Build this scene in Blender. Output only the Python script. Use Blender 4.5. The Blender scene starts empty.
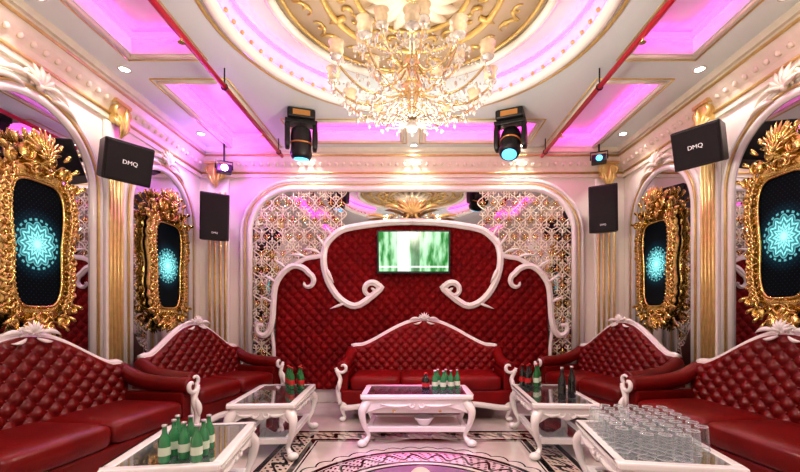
import bpy, bmesh, math, random
from mathutils import Vector, Matrix, Euler
random.seed(7)
C = bpy.context.scene.collection
PI = math.pi
sc = bpy.context.scene
try:
    sc.view_settings.view_transform = 'Standard'
    sc.view_settings.look = 'Medium High Contrast'
except Exception:
    pass

# ---------------------------------------------------------------- materials
class NT:
    def __init__(s, mat):
        mat.use_nodes = True
        s.nt = mat.node_tree; s.n = s.nt.nodes; s.l = s.nt.links
        s.bsdf = s.n.get('Principled BSDF'); s.out = s.n.get('Material Output')
    def new(s, t): return s.n.new(t)
    def link(s, a, b): s.l.new(a, b)
    def m(s, op, a, b=None, c=None, clamp=False):
        nd = s.n.new('ShaderNodeMath'); nd.operation = op; nd.use_clamp = clamp
        for i, v in enumerate((a, b, c)):
            if v is None: continue
            if isinstance(v, (int, float)): nd.inputs[i].default_value = v
            else: s.l.new(v, nd.inputs[i])
        return nd.outputs[0]
    def mix(s, f, a, b):
        nd = s.n.new('ShaderNodeMix'); nd.data_type = 'RGBA'
        F = nd.inputs[0]; A = nd.inputs[6]; B = nd.inputs[7]
        for sk, v in ((F, f), (A, a), (B, b)):
            if isinstance(v, (int, float)): sk.default_value = v
            elif isinstance(v, tuple): sk.default_value = (*v[:3], 1)
            else: s.l.new(v, sk)
        return nd.outputs[2]
    def noise(s, scale, detail=3, vec=None):
        nd = s.n.new('ShaderNodeTexNoise'); nd.inputs['Scale'].default_value = scale
        nd.inputs['Detail'].default_value = detail
        if vec is None:
            tc = s.n.new('ShaderNodeTexCoord'); vec = tc.outputs['Object']
        s.l.new(vec, nd.inputs['Vector'])
        return nd.outputs[0]

def mat(name, col, rough=.5, metal=0., var=.12, nscale=12., bump=0., bscale=60., emit=None, estr=0., coat=0., trans=0., spec=None):
    m = bpy.data.materials.new(name); t = NT(m); b = t.bsdf
    f = t.noise(nscale)
    c2 = tuple(max(0, c*(1-var)) for c in col); c1 = tuple(min(1, c*(1+var*.5)) for c in col)
    t.link(t.mix(f, c1, c2), b.inputs['Base Color'])
    b.inputs['Roughness'].default_value = rough; b.inputs['Metallic'].default_value = metal
    if spec is not None: b.inputs['Specular IOR Level'].default_value = spec
    if coat: b.inputs['Coat Weight'].default_value = coat; b.inputs['Coat Roughness'].default_value = .1
    if trans: b.inputs['Transmission Weight'].default_value = trans
    if bump:
        bn = t.new('ShaderNodeBump'); bn.inputs['Strength'].default_value = bump; bn.inputs['Distance'].default_value = .01
        t.link(t.noise(bscale, 4), bn.inputs['Height']); t.link(bn.outputs[0], b.inputs['Normal'])
    if emit:
        b.inputs['Emission Color'].default_value = (*emit, 1); b.inputs['Emission Strength'].default_value = estr
    return m

M = {}
M['wall'] = mat('cream_plaster', (.86, .82, .73), .45, var=.06, nscale=3, bump=.05)
M['ceil'] = mat('ceiling_paint', (.74, .83, .86), .3, var=.04, nscale=2)
M['peach'] = mat('peach_paint', (.74, .62, .48), .4, var=.08, nscale=4)
M['white'] = mat('white_lacquer', (.87, .86, .83), .22, var=.05, nscale=20, bump=.08, bscale=30, coat=.4)
M['cream'] = mat('cream_molding', (.86, .80, .67), .35, var=.12, nscale=15, bump=.15, bscale=40)
M['gold'] = mat('gilt_gold', (.90, .66, .25), .2, metal=1, var=.45, nscale=25, bump=.35, bscale=50)
M['goldpaint'] = mat('gold_paint', (.78, .58, .24), .3, metal=.5, var=.25, nscale=20, bump=.1)
M['champagne'] = mat('champagne_gold', (.88, .70, .40), .2, metal=.8, var=.2, nscale=20)
M['brass'] = mat('brass_lines', (.92, .72, .36), .2, metal=1, var=.1)
M['silver'] = mat('silver_gilt_lines', (.90, .85, .68), .3, metal=.15, var=.2)
M['mirror'] = mat('mirror_glass', (.58, .58, .60), .015, metal=1, var=.03, nscale=2)
M['red'] = mat('red_velvet', (.24, .003, .005), .40, var=.6, nscale=8, bump=.1, bscale=150, spec=.3)
M['redwall'] = mat('red_padded_fabric', (.23, .003, .005), .5, var=.6, nscale=4, bump=.1, bscale=150, spec=.2)
M['leather'] = mat('red_brown_leather', (.18, .006, .005), .30, var=.5, nscale=6, bump=.15, bscale=90, spec=.42)
M['stud'] = mat('dark_red_button', (.20, .01, .01), .25, var=.1)
M['black'] = mat('black_plastic', (.012, .012, .014), .4, var=.2, bump=.1)
M['grille'] = mat('speaker_grille', (.012, .012, .014), .6, var=.5, nscale=150, bump=.5, bscale=300)
M['steel'] = mat('dark_steel', (.06, .06, .065), .35, metal=.8, var=.2)
M['logo'] = mat('white_print', (.9, .9, .9), .5, var=.02, emit=(1, 1, 1), estr=.2)
M['copper'] = mat('copper_reflection_trim', (.75, .38, .14), .3, metal=.8, var=.2)
M['pipe'] = mat('red_pipe_paint', (.50, .008, .03), .35, var=.15)
M['pink'] = mat('pink_led', (1, .2, .8), .5, emit=(1, .04, .46), estr=5.5)
M['blueled'] = mat('blue_lens', (.1, .5, .9), .1, emit=(.10, .55, 1), estr=2)
M['violet'] = mat('violet_lens', (.6, .1, 1), .1, emit=(.65, .15, 1), estr=90)
M['warm'] = mat('warm_bulb', (1, .85, .6), .3, emit=(1, .80, .50), estr=7)
M['spot'] = mat('downlight_lens', (1, 1, .95), .3, emit=(1, .97, .92), estr=30)
M['shade'] = mat('frosted_glass_shade', (.72, .60, .42), .2, emit=(1, .74, .40), estr=.16, var=.4, nscale=40)
M['crystal'] = mat('crystal', (.72, .68, .62), .05, var=.55, nscale=60, coat=1)
M['green'] = mat('green_bottle_glass', (.015, .20, .05), .08, var=.25, coat=1, trans=.2)
M['palegreen'] = mat('pale_green_bottle', (.05, .34, .13), .08, var=.2, coat=1, trans=.3)
M['dark'] = mat('dark_bottle_glass', (.012, .02, .016), .08, var=.3, coat=1)
M['label'] = mat('white_bottle_label', (.60, .72, .56), .5, var=.1)
M['redlabel'] = mat('red_label', (.45, .02, .02), .4, var=.15)
M['cap'] = mat('silver_cap', (.7, .7, .68), .3, metal=.8)
M['redcap'] = mat('red_cap', (.5, .02, .02), .3)

def glassmat(name, tint, fac=.12, k=.75, white=False):
    m = bpy.data.materials.new(name); t = NT(m)
    tr = t.new('ShaderNodeBsdfTransparent'); mx = t.new('ShaderNodeMixShader')
    f = t.noise(8); t.link(t.mix(f, tint, tuple(c*.97 for c in tint)), tr.inputs[0])
    if white:  # opaque white mixed in at grazing edges stands for glints on the glass
        g = t.bsdf; g.inputs['Base Color'].default_value = (.85, .89, .90, 1); g.inputs['Roughness'].default_value = .08; g.inputs['Coat Weight'].default_value = 1
        gout = g.outputs[0]
    else:
        t.n.remove(t.bsdf)
        gl = t.new('ShaderNodeBsdfGlossy'); gl.inputs['Roughness'].default_value = .03; gl.inputs[0].default_value = (1, 1, 1, 1); gout = gl.outputs[0]
    lw = t.new('ShaderNodeLayerWeight'); lw.inputs[0].default_value = .35
    fc = lw.outputs['Facing']
    if white: fc = t.m('POWER', fc, 2.0)
    t.link(t.m('ADD', t.m('MULTIPLY', fc, k), fac, clamp=True), mx.inputs[0])
    t.link(tr.outputs[0], mx.inputs[1]); t.link(gout, mx.inputs[2]); t.link(mx.outputs[0], t.out.inputs[0])
    return m
M['glass'] = glassmat('clear_glass', (.97, .99, .99), .06, .85, True)
M['rimglass'] = glassmat('bright_glass_rim', (.99, 1, 1), .40, .6, True)
M['tabletop'] = glassmat('table_glass', (.68, .77, .80), .14)

def floor_mat():
    m = bpy.data.materials.new('inlaid_marble_floor'); t = NT(m)
    tc = t.new('ShaderNodeTexCoord'); sp = t.new('ShaderNodeSeparateXYZ'); t.link(tc.outputs['Object'], sp.inputs[0])
    X = t.m('SUBTRACT', sp.outputs[0], .06); Y = t.m('SUBTRACT', sp.outputs[1], 2.30)
    r = t.m('SQRT', t.m('ADD', t.m('MULTIPLY', X, X), t.m('MULTIPLY', Y, Y)))
    th = t.m('ARCTAN2', Y, X)
    def band(v, c, w): return t.m('LESS_THAN', t.m('ABSOLUTE', t.m('SUBTRACT', v, c)), w)
    def mx(a, b): return t.m('MAXIMUM', a, b)
    ring = mx(band(r, .86, .018), mx(band(r, .825, .005), band(r, .64, .014)))
    vine = band(t.m('ADD', r, t.m('MULTIPLY', t.m('SINE', t.m('MULTIPLY', th, 26)), .05)), .74, .016)
    leaf = t.m('MULTIPLY', band(r, .74, .08), t.m('GREATER_THAN', t.m('MULTIPLY', t.m('SINE', t.m('ADD', t.m('MULTIPLY', th, 78), t.m('MULTIPLY', r, 60))), t.m('SINE', t.m('MULTIPLY', r, 110))), .5))
    petals = band(r, t.m('ADD', .92, t.m('MULTIPLY', t.m('ABSOLUTE', t.m('SINE', t.m('MULTIPLY', th, 20))), .04)), .008)
    star = t.m('LESS_THAN', r, t.m('ADD', .40, t.m('MULTIPLY', t.m('COSINE', t.m('MULTIPLY', th, 8)), .14)))
    star2 = t.m('LESS_THAN', r, t.m('ADD', .24, t.m('MULTIPLY', t.m('COSINE', t.m('MULTIPLY', th, 8)), .1)))
    ax = t.m('SUBTRACT', t.m('ABSOLUTE', X), 1.02); ay = t.m('SUBTRACT', t.m('ABSOLUTE', Y), 1.26)
    d = t.m('MAXIMUM', ax, ay)
    bl = mx(band(d, .115, .022), mx(band(d, -.115, .022), band(d, -.155, .006)))
    along = t.m('ADD', X, Y)
    sw = t.m('MULTIPLY', t.m('SINE', t.m('MULTIPLY', along, 30)), .045)
    wave = band(t.m('ADD', d, sw), 0, .020)
    curls = t.m('MULTIPLY', band(d, 0, .08), t.m('GREATER_THAN', t.m('MULTIPLY', t.m('SINE', t.m('ADD', t.m('MULTIPLY', along, 90), t.m('MULTIPLY', d, 40))), t.m('COSINE', t.m('MULTIPLY', d, 80))), .45))
    blk = mx(mx(mx(ring, vine), mx(leaf, bl)), mx(wave, curls))
    starx = t.m('SUBTRACT', star, star2)
    blk = mx(blk, mx(petals, mx(band(r, .58, .012), band(r, .10, .02))))
    marble = t.mix(t.noise(3.5, 8), (.84, .78, .72), (.48, .42, .40))
    c = t.mix(band(d, 0, .105), marble, (.66, .55, .46))
    c = t.mix(band(r, .74, .10), c, (.66, .50, .54))
    c = t.mix(t.m('LESS_THAN', r, .57), c, (.32, .17, .30))
    c = t.mix(starx, c, (.80, .62, .45))
    c = t.mix(blk, c, (.008, .007, .008))
    t.link(c, t.bsdf.inputs['Base Color']); t.bsdf.inputs['Roughness'].default_value = .05
    t.bsdf.inputs['Coat Weight'].default_value = .6; t.bsdf.inputs['Coat Roughness'].default_value = .02
    return m
M['floor'] = floor_mat()

def mandala_mat():
    m = bpy.data.materials.new('cyan_mandala_screen'); t = NT(m)
    tc = t.new('ShaderNodeTexCoord'); sp = t.new('ShaderNodeSeparateXYZ'); t.link(tc.outputs['Object'], sp.inputs[0])
    X = sp.outputs[0]; Z = sp.outputs[2]
    r = t.m('SQRT', t.m('ADD', t.m('MULTIPLY', X, X), t.m('MULTIPLY', Z, Z)))
    th = t.m('ARCTAN2', Z, X)
    pet = t.m('ABSOLUTE', t.m('COSINE', t.m('MULTIPLY', th, 6)))
    pet2 = t.m('ABSOLUTE', t.m('SINE', t.m('MULTIPLY', th, 6)))
    R = t.m('ADD', .13, t.m('MULTIPLY', pet, .025))
    inside = t.m('LESS_THAN', r, R)
    edge = t.m('LESS_THAN', t.m('ABSOLUTE', t.m('SUBTRACT', r, R)), .004)
    rings = t.m('POWER', t.m('ADD', .5, t.m('MULTIPLY', t.m('SINE', t.m('ADD', t.m('MULTIPLY', r, 150), t.m('MULTIPLY', pet2, 5.2))), .5)), 1.6)
    spk = t.m('ADD', .45, t.m('MULTIPLY', t.m('ABSOLUTE', t.m('SINE', t.m('MULTIPLY', th, 18))), .55))
    glow = t.m('MULTIPLY', t.m('SUBTRACT', .09, r), 9, clamp=True)
    v = t.m('MULTIPLY', inside, t.m('ADD', t.m('ADD', .22, t.m('MULTIPLY', t.m('MULTIPLY', rings, spk), .7)), t.m('MULTIPLY', glow, .5)))
    outer = t.m('MULTIPLY', t.m('LESS_THAN', t.m('ABSOLUTE', t.m('SUBTRACT', r, .172)), .008), t.m('GREATER_THAN', t.m('SINE', t.m('MULTIPLY', th, 24)), 0))
    halo = t.m('MULTIPLY', t.m('SUBTRACT', .26, r), 1.1, clamp=True)
    core = t.m('LESS_THAN', r, .024)
    v = t.m('MAXIMUM', v, t.m('MAXIMUM', core, t.m('MULTIPLY', t.m('MAXIMUM', edge, outer), .5)))
    g = t.m('MULTIPLY', t.m('GREATER_THAN', t.m('SINE', t.m('MULTIPLY', t.m('ADD', X, Z), 160)), .7), t.m('GREATER_THAN', t.m('SINE', t.m('MULTIPLY', t.m('SUBTRACT', X, Z), 160)), .7))
    v = t.m('ADD', t.m('ADD', v, halo), t.m('MULTIPLY', g, .12))
    t.link(t.mix(v, (.0, .10, .20), (.35, 1, .98)), t.bsdf.inputs['Emission Color'])
    t.link(t.m('MULTIPLY', v, 1.2), t.bsdf.inputs['Emission Strength'])
    t.bsdf.inputs['Base Color'].default_value = (.003, .005, .008, 1); t.bsdf.inputs['Roughness'].default_value = .5
    t.bsdf.inputs['Specular IOR Level'].default_value = .08
    return m
M['mandala'] = mandala_mat()

def tv_mat():
    m = bpy.data.materials.new('tv_picture'); t = NT(m)
    tc = t.new('ShaderNodeTexCoord'); sp = t.new('ShaderNodeSeparateXYZ'); t.link(tc.outputs['Object'], sp.inputs[0])
    X = sp.outputs[0]; Z = sp.outputs[2]
    cb = t.new('ShaderNodeCombineXYZ'); t.link(t.m('MULTIPLY', X, 9), cb.inputs[0]); t.link(t.m('MULTIPLY', Z, 2.5), cb.inputs[2])
    n = t.noise(1.3, 3, cb.outputs[0])
    n2 = t.m('MULTIPLY', t.m('SUBTRACT', n, .42), 5, clamp=True)
    c = t.mix(n2, (.005, .22, .03), (.50, .90, .55))
    cen = t.m('LESS_THAN', t.m('ABSOLUTE', t.m('SUBTRACT', X, .02)), .05)
    bright = t.m('LESS_THAN', t.m('ABSOLUTE', t.m('ADD', X, .12)), .07)
    c = t.mix(t.m('MULTIPLY', bright, .75), c, (1, 1, 1))
    c = t.mix(t.m('MULTIPLY', cen, .7), c, (.02, .10, .04))
    bar = t.m('LESS_THAN', t.m('ABSOLUTE', t.m('ADD', Z, .17)), .012)
    c = t.mix(t.m('MULTIPLY', bar, .6), c, (1, 1, 1))
    t.link(c, t.bsdf.inputs['Emission Color']); t.bsdf.inputs['Emission Strength'].default_value = 1.1
    t.bsdf.inputs['Base Color'].default_value = (.02, .02, .02, 1); t.bsdf.inputs['Roughness'].default_value = .2
    return m
M['tv'] = tv_mat()

# ---------------------------------------------------------------- mesh builder
def spow(v, e): return math.copysign(abs(v)**e, v)
class MB:
    def __init__(s): s.v = []; s.f = []; s.sm = []; s.mi = []; s.T = None; s.mat = 0
    def addv(s, p):
        p = Vector(p)
        if s.T: p = s.T @ p
        s.v.append(p); return len(s.v)-1
    def face(s, idx, smooth=False):
        s.f.append(tuple(idx)); s.sm.append(smooth); s.mi.append(s.mat)
    def box(s, c, d, R=None):
        a, b, e = d[0]/2, d[1]/2, d[2]/2; ids = []
        for x, y, z in ((-a,-b,-e),(a,-b,-e),(a,b,-e),(-a,b,-e),(-a,-b,e),(a,-b,e),(a,b,e),(-a,b,e)):
            p = Vector((x, y, z))
            if R: p = R @ p
            ids.append(s.addv(p+Vector(c)))
        for q in ((3,2,1,0),(4,5,6,7),(0,1,5,4),(1,2,6,5),(2,3,7,6),(3,0,4,7)): s.face([ids[i] for i in q])
        return s
    def tube(s, pts, rad, n=8, flat=None, closed=False, squash=1.):
        pts = [Vector(p) for p in pts]; N = len(pts)
        if not isinstance(rad, (list, tuple)): rad = [rad]*N
        rings = []
        prev = None
        for i, p in enumerate(pts):
            if closed: t = pts[(i+1) % N]-pts[i-1]
            else: t = pts[min(i+1, N-1)]-pts[max(i-1, 0)]
            if t.length < 1e-9: t = Vector((0, 0, 1))
            t.normalize()
            if flat is not None:
                a = Vector(flat); a = a-t*a.dot(t)
                if a.length < 1e-6: a = t.orthogonal()
            elif prev is None: a = t.orthogonal()
            else:
                a = prev-t*prev.dot(t)
                if a.length < 1e-6: a = t.orthogonal()
            a.normalize(); prev = a; b = t.cross(a)
            r = rad[i]
            rings.append([s.addv(p+a*(math.cos(2*PI*k/n)*r*squash)+b*(math.sin(2*PI*k/n)*r)) for k in range(n)])
        m = N if closed else N-1
        for i in range(m):
            A = rings[i]; B = rings[(i+1) % N]
            for k in range(n): s.face((A[k], A[(k+1) % n], B[(k+1) % n], B[k]), True)
        if not closed:
            s.face(rings[0][::-1], True); s.face(rings[-1], True)
        return s
    def lathe(s, prof, n=20, c=(0, 0, 0), caps=True):
        rings = []
        for r, z in prof: rings.append([s.addv((c[0]+r*math.cos(2*PI*k/n), c[1]+r*math.sin(2*PI*k/n), c[2]+z)) for k in range(n)])
        for i in range(len(prof)-1):
            for k in range(n): s.face((rings[i][k], rings[i][(k+1) % n], rings[i+1][(k+1) % n], rings[i+1][k]), True)
        if caps:
            s.face(rings[0][::-1]); s.face(rings[-1])
        return s
    def ell(s, c, r, R=None, e1=1., e2=1., nu=12, nv=7):
        c = Vector(c); rings = []
        for j in range(nv+1):
            ph = -PI/2+PI*j/nv
            ring = []
            for i in range(nu):
                w = 2*PI*i/nu
                p = Vector((r[0]*spow(math.cos(ph), e1)*spow(math.cos(w), e2), r[1]*spow(math.cos(ph), e1)*spow(math.sin(w), e2), r[2]*spow(math.sin(ph), e1)))
                if R: p = R @ p
                ring.append(s.addv(c+p))
            rings.append(ring)
        for j in range(nv):
            for i in range(nu): s.face((rings[j][i], rings[j][(i+1) % nu], rings[j+1][(i+1) % nu], rings[j+1][i]), True)
        return s
    def cushion(s, c, size, e=.28): return s.ell(c, (size[0]/2, size[1]/2, size[2]/2), None, .45, e, 40, 14)
    def poly(s, pts, y0, y1):
        A = [s.addv((x, y0, z)) for x, z in pts]; B = [s.addv((x, y1, z)) for x, z in pts]
        s.face(A); s.face(B[::-1]); n = len(pts)
        for i in range(n): s.face((A[i], B[i], B[(i+1) % n], A[(i+1) % n]))
        return s
    def build(s, name, mats, parent=None, loc=(0, 0, 0), rot=(0, 0, 0), bevel=0):
        me = bpy.data.meshes.new(name); me.from_pydata([tuple(v) for v in s.v], [], s.f)
        if not isinstance(mats, (list, tuple)): mats = [mats]
        for m in mats: me.materials.append(M[m])
        for p, sm, mi in zip(me.polygons, s.sm, s.mi): p.use_smooth = sm; p.material_index = mi
        me.update()
        bm = bmesh.new(); bm.from_mesh(me); bmesh.ops.remove_doubles(bm, verts=bm.verts, dist=1e-6)
        bmesh.ops.recalc_face_normals(bm, faces=bm.faces); bm.to_mesh(me); bm.free()
        o = bpy.data.objects.new(name, me); C.objects.link(o)
        o.location = loc; o.rotation_euler = rot
        if parent: o.parent = parent
        if bevel:
            b = o.modifiers.new('bevel', 'BEVEL'); b.width = bevel; b.segments = 2; b.limit_method = 'ANGLE'
        return o

def tag(o, label, cat, group=None):
    o['label'] = label; o['category'] = cat
    if group: o['group'] = group
    return o
def thing(name, label, cat, loc=(0, 0, 0), rz=0, group=None, rx=0):
    o = bpy.data.objects.new(name, None); C.objects.link(o); o.location = loc; o.rotation_euler = (rx, 0, rz)
    o.empty_display_size = .1
    return tag(o, label, cat, group)
def struct(o): o['kind'] = 'structure'; return o
def copy_tree(o, parent=None, loc=None, rot=None, label=None, group=None):
    c = o.copy(); C.objects.link(c); c.parent = parent
    if loc is not None: c.location = loc
    if rot is not None: c.rotation_euler = rot
    if label: c['label'] = label
    if group: c['group'] = group
    for ch in list(o.children): copy_tree(ch, c)
    return c
def spiral(cx, cz, r0, r1, a0, a1, n=18, y=0.):
    return [(cx+(r0+(r1-r0)*i/(n-1))*math.cos(a0+(a1-a0)*i/(n-1)), y, cz+(r0+(r1-r0)*i/(n-1))*math.sin(a0+(a1-a0)*i/(n-1))) for i in range(n)]
def catmull(P, k=6):
    P = [Vector(p) for p in P]; out = []
    for i in range(len(P)-1):
        p0 = P[max(i-1, 0)]; p1 = P[i]; p2 = P[i+1]; p3 = P[min(i+2, len(P)-1)]
        for j in range(k):
            t = j/k
            out.append(.5*((2*p1)+(p2-p0)*t+(2*p0-5*p1+4*p2-p3)*t*t+(3*p1-p0-3*p2+p3)*t**3))
    out.append(P[-1]); return out
def taper(n, r, a=.35, b=.3):
    return [r*(a+(1-a)*min(1, i/(n*.4)))*(1 if i < n*.6 else 1-(1-b)*(i-n*.6)/(n*.4)) for i in range(n)]
def leaf(mb, p, q, bend, r, sx=1):
    p = Vector(p); q = Vector(q); b = Vector(bend)
    pts = []; n = 8
    for i in range(n):
        t = i/(n-1); pts.append(p*(1-t)**2+(((p+q)/2)+b)*2*t*(1-t)+q*t*t)
    mb.tube(pts, [max(.002, r*math.sin(PI*(.12+.86*i/(n-1)))) for i in range(n)], 6)
def shell(mb, c, R, n=7, a0=.15, r=.02, y=0):
    for i in range(n):
        a = PI*(a0+(1-2*a0)*i/(n-1))
        L = R*(.8+.2*math.sin(a))
        d = Vector((math.cos(a), 0, math.sin(a)))
        leaf(mb, Vector(c), Vector(c)+d*L+Vector((0, -.01, 0)), (0, -.03, 0), r)
    mb.ell(c, (r*1.3, r*1.3, r*1.3))

# ---------------------------------------------------------------- room
XW, YB, YF, ZC, ZT = 2.6, 4.9, -1.3, 3.05, 3.21
CC = (0., 2.6); CR = 1.25
struct(MB().box((0, (YB+YF)/2, -.05), (2*XW+.4, YB-YF+.4, .1)).build('floor', 'floor'))
struct(MB().box((-XW-.05, (YB+YF)/2, 1.62), (.1, YB-YF+.2, 3.24)).build('wall_left', 'wall'))
struct(MB().box((XW+.05, (YB+YF)/2, 1.62), (.1, YB-YF+.2, 3.24)).build('wall_right', 'wall'))
struct(MB().box((0, YB+.05, 1.62), (2*XW, .1, 3.24)).build('wall_back', 'wall'))
struct(MB().box((0, YF-.05, 1.62), (2*XW, .1, 3.24)).build('wall_front', 'wall'))
coffers = [(-2.12, -1.62, 3.42, 4.72), (1.62, 2.12, 3.42, 4.72), (-2.12, -1.66, 1.3, 3.02), (1.66, 2.12, 1.3, 3.02),
           (-1.25, -.14, 4.12, 4.55), (.16, 1.28, 4.12, 4.55), (-2.12, -1.6, -.9, .9), (1.6, 2.12, -.9, .9)]
bm = bmesh.new()
def loop(pts, z):
    vs = [bm.verts.new((x, y, z)) for x, y in pts]
    return vs, [bm.edges.new((vs[i], vs[(i+1) % len(vs)])) for i in range(len(vs))]
E = []
_, e = loop([(-XW, YF), (XW, YF), (XW, YB), (-XW, YB)], ZC); E += e
holes = [[(a, c), (b, c), (b, d), (a, d)] for a, b, c, d in coffers]
holes.append([(CC[0]+CR*math.cos(2*PI*i/72), CC[1]+CR*math.sin(2*PI*i/72)) for i in range(72)])
HL = []
for h in holes:
    vs, e = loop(h, ZC); E += e; HL.append(vs)
bmesh.ops.triangle_fill(bm, use_beauty=True, use_dissolve=False, edges=E)
for vs in HL:
    up = [bm.verts.new((v.co.x, v.co.y, ZT)) for v in vs]; n = len(vs)
    for i in range(n): bm.faces.new((vs[i], vs[(i+1) % n], up[(i+1) % n], up[i]))
vs = [bm.verts.new(p) for p in ((-XW, YF, ZT), (XW, YF, ZT), (XW, YB, ZT), (-XW, YB, ZT))]; bm.faces.new(vs)
me = bpy.data.meshes.new('ceiling'); bm.to_mesh(me); bm.free(); me.materials.append(M['ceil'])
o = bpy.data.objects.new('ceiling', me); C.objects.link(o); struct(o)

cnames = ['left rear ceiling coffer', 'right rear ceiling coffer', 'left side ceiling coffer beside the chandelier', 'right side ceiling coffer beside the chandelier',
          'back ceiling coffer left of the middle', 'back ceiling coffer right of the middle', 'left ceiling coffer behind the viewer', 'right ceiling coffer behind the viewer']
tn = 1
for (a, b, c, d), nm in zip(coffers, cnames):
    mb = MB(); i = .022; w = .03; z = ZT-.035
    mb.box(((a+b)/2, c+i, z), (b-a-.02, w, w)); mb.box(((a+b)/2, d-i, z), (b-a-.02, w, w))
    mb.box((a+i, (c+d)/2, z), (w, d-c-.08, w)); mb.box((b-i, (c+d)/2, z), (w, d-c-.08, w))
    tag(mb.build('led_strip', 'pink'), 'glowing pink light strip around the '+nm, 'light strip')
    mb = MB(); q = .03
    P = [(a-q, c-q, ZC), (b+q, c-q, ZC), (b+q, d+q, ZC), (a-q, d+q, ZC)]
    for k in range(4): mb.tube([P[k], P[(k+1) % 4]], .018, 8)
    q = .075
    mb.mat = 1
    P = [(a-q, c-q, ZC), (b+q, c-q, ZC), (b+q, d+q, ZC), (a-q, d+q, ZC)]
    for k in range(4): mb.tube([P[k], P[(k+1) % 4]], .008, 6)
    struct(mb.build('trim_%d' % tn, ['cream', 'goldpaint'])); tn += 1
def cornice(p0, p1, inward, name):
    p0 = Vector(p0); p1 = Vector(p1); iv = Vector(inward); mb = MB()
    prof = [(0, 2.74), (.03, 2.74), (.04, 2.79), (.03, 2.81), (.05, 2.85), (.10, 2.91), (.13, 2.96), (.13, 3.0), (.16, 3.0), (.17, 3.05), (0, 3.05)]
    A = [mb.addv(p0+iv*d+Vector((0, 0, z))) for d, z in prof]; B = [mb.addv(p1+iv*d+Vector((0, 0, z))) for d, z in prof]
    for i in range(len(prof)-1): mb.face((A[i], B[i], B[i+1], A[i+1]))
    mb.mat = 1
    mb.tube([p0+iv*.04+Vector((0, 0, 2.79)), p1+iv*.04+Vector((0, 0, 2.79))], .014, 8)
    mb.tube([p0+iv*.135+Vector((0, 0, 2.965)), p1+iv*.135+Vector((0, 0, 2.965))], .012, 8)
    mb.mat = 0
    L = (p1-p0).length; n = int(L/.09)
    for k in range(n):
        p = p0.lerp(p1, (k+.5)/n)+iv*.075+Vector((0, 0, 2.885)); mb.ell(p, (.024, .024, .028), nu=6, nv=4)
    return struct(mb.build(name, ['cream', 'goldpaint']))
cornice((-XW, YF, 0), (-XW, YB, 0), (1, 0, 0), 'trim_%d' % tn); tn += 1
cornice((XW, YF, 0), (XW, YB, 0), (-1, 0, 0), 'trim_%d' % tn); tn += 1
cornice((-XW, YB, 0), (XW, YB, 0), (0, -1, 0), 'trim_%d' % tn); tn += 1
for nm, c, d in (('left', (-XW+.015, 1.8, .08), (.03, YB-YF, .16)), ('right', (XW-.015, 1.8, .08), (.03, YB-YF, .16)), ('back', (0, YB-.015, .08), (2*XW-.1, .03, .16))):
    struct(MB().box(c, d).build('baseboard_'+nm, 'white', bevel=.006))

# ceiling medallion
ros = thing('ceiling_rose', 'large round cream and gold plaster medallion in the ceiling over the chandelier', 'ceiling rose', (CC[0], CC[1], ZC))
def ring(R, z, r, n=72): return [(R*math.cos(2*PI*i/n), R*math.sin(2*PI*i/n), z) for i in range(n)]
mb = MB(); mb.tube(ring(CR+.02, 0, 0), .045, 10, closed=True)
mb.mat = 1; mb.tube(ring(CR+.10, 0, 0), .014, 8, closed=True)
for i in range(72):
    a = 2*PI*i/72; mb.ell(((CR-.04)*math.cos(a), (CR-.04)*math.sin(a), .015), (.016,)*3, nu=6, nv=4)
mb.build('outer_ring', ['white', 'goldpaint'], ros)
mb = MB(); mb.lathe([(.0, ZT-ZC-.012), (.95, ZT-ZC-.012), (.95, ZT-ZC)], 72, caps=False); mb.build('inner_disc', 'peach', ros)
mb = MB(); mb.tube(ring(.95, ZT-ZC-.03, 0), .035, 8, closed=True); mb.build('middle_ring', 'white', ros)
mb = MB(); mb.tube(ring(.88, ZT-ZC-.02, 0), .014, 8, closed=True)
for i in range(28):
    a = 2*PI*i/28; mb.T = Matrix.Rotation(a, 4, 'Z') @ Matrix.Translation((.76, 0, ZT-ZC-.02))
    s = 1 if i % 2 else -1
    mb.tube([(x, s*z, 0) for x, y, z in spiral(0, .0, .006, .05, 0, 4.8, 14)], taper(14, .012), 5)
    mb.tube([(-.04, s*.02, 0), (0, s*.07, 0), (.05, s*.085, 0)], [.012, .014, .004], 5)
mb.T = None
mb.build('gold_rim', 'goldpaint', ros)
mb = MB()
mb.tube(ring(.60, ZT-ZC-.03, 0), .022, 8, closed=True); mb.tube(ring(.38, ZT-ZC-.03, 0), .018, 8, closed=True)
for i in range(14):
    a = 2*PI*i/14
    mb.T = Matrix.Rotation(a, 4, 'Z') @ Matrix.Translation((.49, 0, ZT-ZC-.03))
    for s in (1, -1):
        mb.tube([(x, s*z, 0) for x, y, z in spiral(0, .05, .008, .055, 0, 4.4, 14)], taper(14, .015), 5)
    mb.tube([(.04, 0, 0), (.11, 0, 0), (.17, .0, 0)], [.02, .026, .006], 5)
mb.T = None
mb.build('scroll_ring', 'goldpaint', ros)
mb = MB()
for i in range(16):
    a = 2*PI*i/16; d = Vector((math.cos(a), math.sin(a), 0))
    leaf(mb, d*.06+Vector((0, 0, .12)), d*.35+Vector((0, 0, .12)), (0, 0, -.05), .045)
mb.build('acanthus_rosette', 'cream', ros)
for s, sd in ((-1, 'left'), (1, 'right')):
    pts = []
    for i in range(25):
        a = math.radians(-52+104*i/24); pts.append((s*(CR-.05)*math.cos(a), CC[1]+(CR-.05)*math.sin(a), ZT-.03))
    tag(MB().tube(pts, .014, 6).build('led_strip', 'pink'), 'curved pink light strip inside the %s edge of the round ceiling recess' % sd, 'light strip')

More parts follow.
